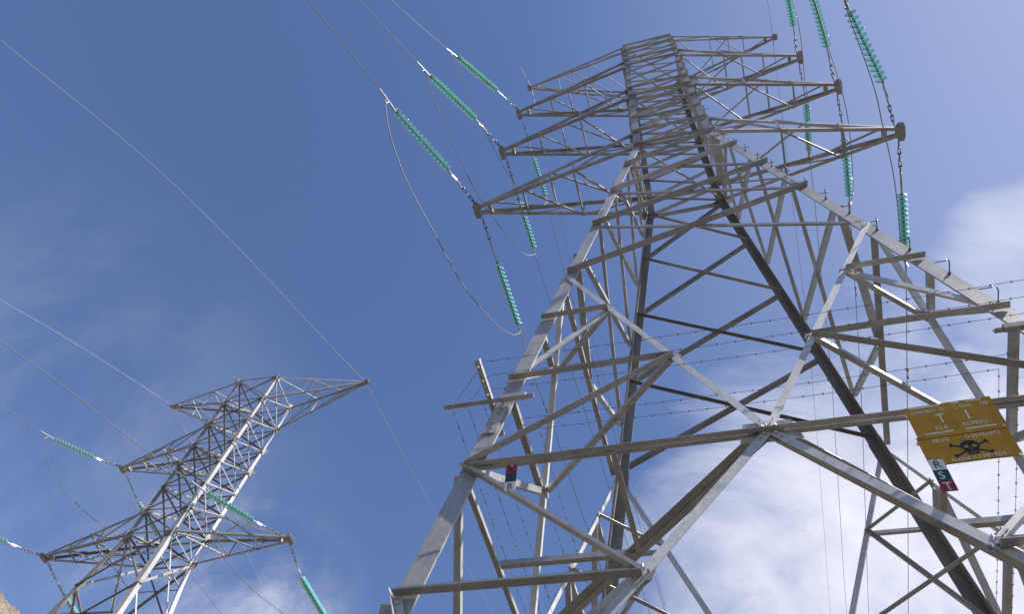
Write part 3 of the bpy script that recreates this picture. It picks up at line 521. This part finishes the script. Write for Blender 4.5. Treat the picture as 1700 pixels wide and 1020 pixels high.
LB = {'L4n': 'green glass insulator string pulling up left from the lowest left crossarm of the near tower',
 'L3n': 'middle of three green glass insulator strings pulling up left from the near tower',
 'L2n': 'highest of three green glass insulator strings pulling up left from the near tower',
 'R4n': 'large green glass insulator string nearest the top right corner',
 'R3n': 'middle of three green glass insulator strings at the top right edge',
 'R2n': 'leftmost of three green glass insulator strings at the top right edge',
 'L4f': 'green glass insulator string hanging below the tip of the lowest left crossarm',
 'L3f': 'green glass insulator string right of the lowest left crossarm tip, above a curled jumper',
 'L2f': 'short green glass insulator string crossing behind the lowest left crossarm truss',
 'R4f': 'rightmost hanging green glass insulator string, ending at the leg with step bolts',
 'R3f': 'middle of three green glass insulator strings hanging behind the lowest right crossarm',
 'R2f': 'leftmost of three green glass insulator strings hanging behind the lowest right crossarm',
 'Qn': 'green glass insulator string crossing the body of the far tower',
 'Mn': 'green glass insulator string left of the far tower beside its middle left crossarm',
 'Pn': 'green glass insulator string cut by the left picture edge near the rocky hillside',
 'Qf': 'green glass insulator string hanging under the right crossarm tip of the far tower',
 'Mf': 'green glass insulator string partly hidden behind the left leg of the far tower',
 'Pf': 'green glass insulator string at the bottom edge, in front of the far tower legs'}
for k in DATA['str']: insulator_string(k, LB[k], G1 if k[0] in 'LR' else G2)

# ------------------------------------------------------------------ conductors, shield wires, jumpers
WL = {'L4': 'the lowest left arm of the near tower', 'L3': 'the second lowest left arm of the near tower', 'L2': 'the third left arm of the near tower', 'L1': 'the top left arm tip of the near tower',
      'R4': 'the lowest right arm of the near tower', 'R3': 'the second lowest right arm of the near tower', 'R2': 'the third right arm of the near tower', 'R1': 'the top right arm tip of the near tower',
      'A': 'the top left arm tip of the far tower', 'B': 'the top right arm tip of the far tower', 'M': 'the middle left arm of the far tower', 'P': 'the lowest left arm of the far tower', 'Q': 'the right conductor arm of the far tower'}
def damper(mb, p, d):
    mb.tube([p, p-UP*.07], .012, 6); c = p-UP*.07
    mb.tube([c-d*.16, c+d*.16], .008, 5); mb.tube([c-d*.22, c-d*.13], .028, 8); mb.tube([c+d*.13, c+d*.22], .028, 8)
for k, pts in DATA['wire'].items():
    a, s = k[:-1], k[-1]; sh = a in ('L1', 'R1', 'A', 'B')
    if sh: pts = [pts[0]]+pts[2:]
    TIPW = 0
    P = smooth_curve(pts, 6); r = .0125 if not sh else .0085
    if a in 'ABMPQ' and sh: r = .010
    mb = MB(); mb.tube(P, r, 6)
    if sh:
        d0 = (P[3]-P[0]).normalized(); mb.tube([P[0], P[0]+d0*.35], .022, 6, 1); mb.tube([P[0]+d0*.5, P[0]+d0*1.0], .016, 6, 1)
    elif s == 'f' and a[0] in 'LR':
        dd = (P[14]-P[10]).normalized(); damper(mb, P[11], dd)
    way = 'overhead to' if s == 'n' else 'running away beyond'
    o = mb.build('shield_wire' if sh else 'conductor_cable', [SHIELD if sh and a in 'AB' else CABLE, ALU if sh else CABLE])
    tag(o, ('thin pale ' if sh else 'dark ')+('shield wire ' if sh else 'conductor cable ')+way+' '+WL[a], 'wire' if sh else 'cable', 'shield wires' if sh else 'line conductors')
for k, pts in DATA['jump'].items():
    mb = MB(); mb.tube(smooth_curve(pts, 6), .0125, 6); o = mb.build('jumper_cable', CABLE)
    tag(o, 'slack dark jumper cable looping under '+WL[k], 'cable', 'jumper loops')
for i, pts in enumerate(DATA['distant']):
    mb = MB(); mb.tube(smooth_curve(pts, 6), .0075, 5); o = mb.build('distant_wire', FAINT)
    tag(o, ['faint hairline wire crossing the left sky, rightmost upper one', 'faint hairline wire in the left sky starting at mid height on the left edge', 'faint hairline wire in the lower left sky beside the far tower', 'faint hairline wire passing behind the top of the far tower'][i], 'wire', 'faint wires of another line')

# ------------------------------------------------------------------ barbed wire climbing guard
gz = 6.02
guard = empty('barbed_wire_guard', (0, 0, gz), 'barbed wire strands stretched round the near tower legs on cross shaped steel outriggers', 'barbed wire')
OX, OY = hx(gz), hy(gz)
for sx in (-1, 1):
    for sy in (-1, 1):
        c = V((sx*OX, sy*OY, gz)); mb = MB()
        ox, oy = V((sx, 0, 0)), V((0, sy, 0))
        # rail along X (outside arm and inner stub) and arm along Y, both small angles with wire notches
        mb.angle(c-ox*.42+oy*.03, c+ox*.58+oy*.03, .055, oy, UP); mb.angle(c-oy*.42+ox*.03, c+oy*.58+ox*.03+UP*.015, .055, ox, UP)
        for q_ in (.16, .34, .52):
            mb.bolt(c+ox*q_+oy*.055-UP*.012, -UP*1.0, .012, .02); mb.bolt(c+oy*q_+ox*.055-UP*.012, -UP*1.0, .012, .02)
        mb.box(c-ox*.20+oy*.06+UP*.02, V((.14, 0, 0)), V((0, .03, 0)), V((0, 0, .03)))
        mb.build('outrigger', STEEL2 if sx < 0 else RUSTY, guard)
def barbed(pts):
    mb = MB(); P = []
    for a, b in zip(pts, pts[1:]):
        n = max(2, int((b-a).length/.5))
        for i in range(n):
            t = i/n; P.append(lerp(a, b, t)-UP*.05*4*t*(1-t)*(b-a).length/6)
    P.append(pts[-1]); mb.tube(P, .0026, 5)
    for a, b in zip(P, P[1:]):
        L = (b-a).length; n = max(1, int(L/.15)); d = (b-a).normalized()
        for i in range(n):
            p = a+d*(i+.5)*L/n; s = d.cross(UP).normalized(); w = (s*math.cos(i*1.9)+UP*math.sin(i*1.9))
            mb.tube([p-w*.015-d*.005, p+w*.015+d*.005], .0026, 4); w2 = d.cross(w)
            mb.tube([p-w2*.015+d*.005, p+w2*.015-d*.005], .0026, 4); mb.tube([p-d*.008, p+d*.008], .0058, 5)
    mb.build('barbed_wire', BARB, guard)
for q_ in (.52, .34, .16):
    e = q_
    C_ = [V((-OX, -OY-e, gz)), V((OX, -OY-e, gz)), V((OX+e, -OY, gz)), V((OX+e, OY, gz)), V((OX, OY+e, gz)), V((-OX, OY+e, gz)), V((-OX-e, OY, gz)), V((-OX-e, -OY, gz)), V((-OX, -OY-e, gz))]
    for a, b in zip(C_, C_[1:]): barbed([a+UP*.07, b+UP*.07])
for q_ in (.22, .38):
    C_ = [V((-OX+q_, -OY+q_, gz)), V((OX-q_, -OY+q_, gz)), V((OX-q_, OY-q_, gz)), V((-OX+q_, OY-q_, gz)), V((-OX+q_, -OY+q_, gz))]
    for a, b in zip(C_, C_[1:]): barbed([a, b])

# ------------------------------------------------------------------ signs
def text_splines(txt, size, x, z, align='LEFT', spacing=1.0, width=1.0):
    cu = bpy.data.curves.new('t', 'FONT'); cu.body = txt; cu.size = size; cu.align_x = align; cu.space_character = spacing
    ob = bpy.data.objects.new('t', cu); COL.objects.link(ob)
    bpy.context.view_layer.update()
    for o_ in bpy.context.selected_objects: o_.select_set(False)
    ob.select_set(True); bpy.context.view_layer.objects.active = ob
    bpy.ops.object.convert(target='CURVE'); ob = bpy.context.view_layer.objects.active; res = []
    for sp in ob.data.splines:
        if sp.type == 'BEZIER': res.append([((b.co.x*width+x, b.co.y+z), (b.handle_left.x*width+x, b.handle_left.y+z), (b.handle_right.x*width+x, b.handle_right.y+z)) for b in sp.bezier_points])
        else: res.append([((b.co.x*width+x, b.co.y+z),)*3 for b in sp.points])
    d_ = ob.data; bpy.data.objects.remove(ob); bpy.data.curves.remove(d_); return res
def rect(x0, z0, x1, z1): return [(((x, z),)*3) for x, z in ((x0, z0), (x1, z0), (x1, z1), (x0, z1))]
def ell(cx, cz, rx, rz, n=20): return [(((cx+rx*math.cos(2*math.pi*i/n), cz+rz*math.sin(2*math.pi*i/n)),)*3) for i in range(n)]
def flat(name, splines, th, mat_, frame, parent, y=0.0, bulge=0.0):
    """2D outline (x right, z up on the face) filled, given thickness and set on the plane `frame`"""
    cu = bpy.data.curves.new(name, 'CURVE'); cu.dimensions = '2D'; cu.fill_mode = 'BOTH'; cu.extrude = th/2; cu.resolution_u = 4
    for S in splines:
        sp = cu.splines.new('BEZIER'); sp.bezier_points.add(len(S)-1); sp.use_cyclic_u = True
        for b, (c, hl, hr) in zip(sp.bezier_points, S): b.handle_left_type = b.handle_right_type = 'FREE'; b.co = (*c, 0); b.handle_left = (*hl, 0); b.handle_right = (*hr, 0)
    tmp = bpy.data.objects.new('tmp', cu); COL.objects.link(tmp); bpy.context.view_layer.update()
    me = bpy.data.meshes.new_from_object(tmp.evaluated_get(bpy.context.evaluated_depsgraph_get())); me.name = name
    bpy.data.objects.remove(tmp); bpy.data.curves.remove(cu)
    o, ux, uz = frame; n = ux.cross(uz); off = parent.location if parent else V((0, 0, 0))
    for v in me.vertices:
        c = v.co.copy(); w = o+ux*c.x+uz*c.y+n*(c.z+y)
        if bulge: w += n*bulge*max(0, 1-(c.y)/.07)**2*(0.3+math.sin(c.x*9))
        v.co = w-off
    me.materials.clear(); me.materials.append(mat_); me.update()
    ob = bpy.data.objects.new(name, me); COL.objects.link(ob); ob.parent = parent; return ob
fx = V((1, 0, 0)); fz = (V((0, .12356, 1))).normalized()
def fr(x, z, out_): return (V((x, -hy(z)-out_, z)), fx, fz)
# upper ochre plate with painted white lettering
s1 = empty('number_plate', fr(1.02, 4.50, .10)[0], 'upper ochre plate with white painted lettering and number bolted under the long horizontal beam', 'sign')
fs = V((0, -.13, 1)).normalized()*.93; fxs = V((1, 0, .045)).normalized()                      # the plates lean outwards at the top
F1 = (fr(1.012, 4.515, .10)[0], fxs, fs); W, H = .63, .335
flat('plate', [rect(0, 0, W, H)], .003, SIGN, F1, s1)
def letters(txt, size, x, z, fm, par, spacing=1.0, width=1.0, y=.0021): flat('lettering', text_splines(txt, size, x, z, spacing=spacing, width=width), .0008, LETTER, fm, par, y=y)
for a_, b_ in ((.035, .262), (.345, .40), (.455, .56)): flat('border_line', [rect(a_, H-.022, b_, H-.008)], .0008, LETTER, F1, s1, y=.0021)
for a_, b_ in ((.06, .262), (.345, .56)): flat('border_line', [rect(a_, .034, b_, .046)], .0008, LETTER, F1, s1, y=.0021)
letters('CHARCANI V - SE', .046, .035, .258, F1, s1, width=.66); letters('C. TERN.', .046, .345, .258, F1, s1, width=.74); letters('138', .050, .53, .258, F1, s1, width=.85)
letters('T', .135, .19, .135, F1, s1, width=.85); letters('1', .135, .375, .135, F1, s1, width=1.1)
letters('ELE', .050, .15, .072, F1, s1, spacing=1.25); letters('ROPERU', .050, .345, .072, F1, s1, spacing=1.12, width=.85)
mb = MB(); n_ = fx.cross(fz)
for x_, z_ in ((.02, H-.05), (W-.05, H-.02), (.02, .02), (W-.03, .05)): mb = MB(); mb.bolt(F1[0]+fx*x_+fz*z_, n_, .014, .012); mb.build('bolt', RUSTY, s1)
# lower danger plate
s2 = empty('danger_sign', fr(1.00, 4.245, .028)[0], 'lower ochre danger plate with black skull and crossbones hanging under the number plate', 'sign')
F2 = (fr(1.00, 4.272, .030)[0], fxs, fs); W2, H2 = .625, .29
flat('plate', [rect(0, 0, W2, H2)], .003, SIGN, F2, s2, bulge=.012)
letters('PELIG', .048, .10, .220, F2, s2, width=.95); letters('O DE MUERTE', .048, .325, .220, F2, s2, width=.80)
letters('ALEJESE A 5 METROS', .044, .15, .010, F2, s2, width=.92, y=.014)
cx, cz = .325, .128
sk = [rect(cx-.038, cz-.064, cx+.038, cz-.026), ell(cx, cz+.018, .064, .052)]
def bone(ang):
    c, s = math.cos(ang), math.sin(ang); o_ = []
    R_ = lambda x, z: (((cx+c*x-s*z, cz-.01+s*x+c*z),)*3)
    o_.append([R_(x, z) for x, z in ((-.130, -.007), (.130, -.007), (.130, .007), (-.130, .007))])
    for x in (-.132, .132):
        for z in (-.009, .009): o_.append([R_(x+.011*math.cos(t), z+.009*math.sin(t)) for t in [2*math.pi*i/10 for i in range(10)]])
    return o_
em = flat('skull', [sk[1]], .001, BLACK, F2, s2, y=.0045)
flat('jaw', [sk[0]], .001, BLACK, F2, s2, y=.0035)
for a_ in (.42, -.42):
    for i_, b_ in enumerate(bone(a_)): flat('crossbone', [b_], .001, BLACK, F2, s2, y=.0023+.0002*i_+(.0012 if a_ < 0 else 0))
for ex in (-.024, .024): flat('eye_socket', [ell(cx+ex*1.15, cz+.010, .018, .013)], .001, SIGN, F2, s2, y=.0058)
flat('nose', [ell(cx, cz-.012, .006, .007, 8)], .001, SIGN, F2, s2, y=.0058)
for i_ in range(5): flat('tooth_gap', [rect(cx-.026+.012*i_, cz-.058, cx-.023+.012*i_, cz-.036)], .001, SIGN, F2, s2, y=.0047)
mb = MB()
for x_, z_ in ((.02, .02), (W2-.02, .02), (.02, H2-.02), (W2-.02, H2-.03)): mb = MB(); mb.bolt(F2[0]+fx*x_+fz*z_, n_, .016, .014); mb.build('bolt', RUSTY, s2)
# colour coded phase plates
def phase(frame, order, label, w=.100, h=.097):
    r = empty('phase_plate', frame[0], label, 'sign', 'colour coded phase plates')
    for i, (m1, ch, m2) in enumerate(order):
        z = (len(order)-1-i)*h; flat('panel', [rect(0, z, w, z+h-.001)], .003, m1, frame, r)
        flat('letter', text_splines(ch, .092, .022, z+.016), .001, m2, frame, r, y=.0020)
    for zz_ in (len(order)*h-.02, .012): mb = MB(); mb.bolt(frame[0]+frame[1]*w*.5+frame[2]*zz_, frame[1].cross(frame[2]), .012, .012); mb.build('bolt', RUSTY, r)
FL_ = (fr(-2.247, 4.45, .10)[0], fx, fs)
phase(FL_, [(RED, 'T', BLACK), (GREEN, 'S', BLACK), (WHITE, 'R', BLACK)], 'small red, green and white phase plate hanging at the left end of the long beam')
FR_ = (fr(.975, 3.985, .045)[0], fx, fs)
phase(FR_, [(WHITE, 'R', BLACK), (GREEN, 'S', WHITE), (RED, 'T', WHITE)], 'small white, green and red phase plate hanging below the skull danger plate')
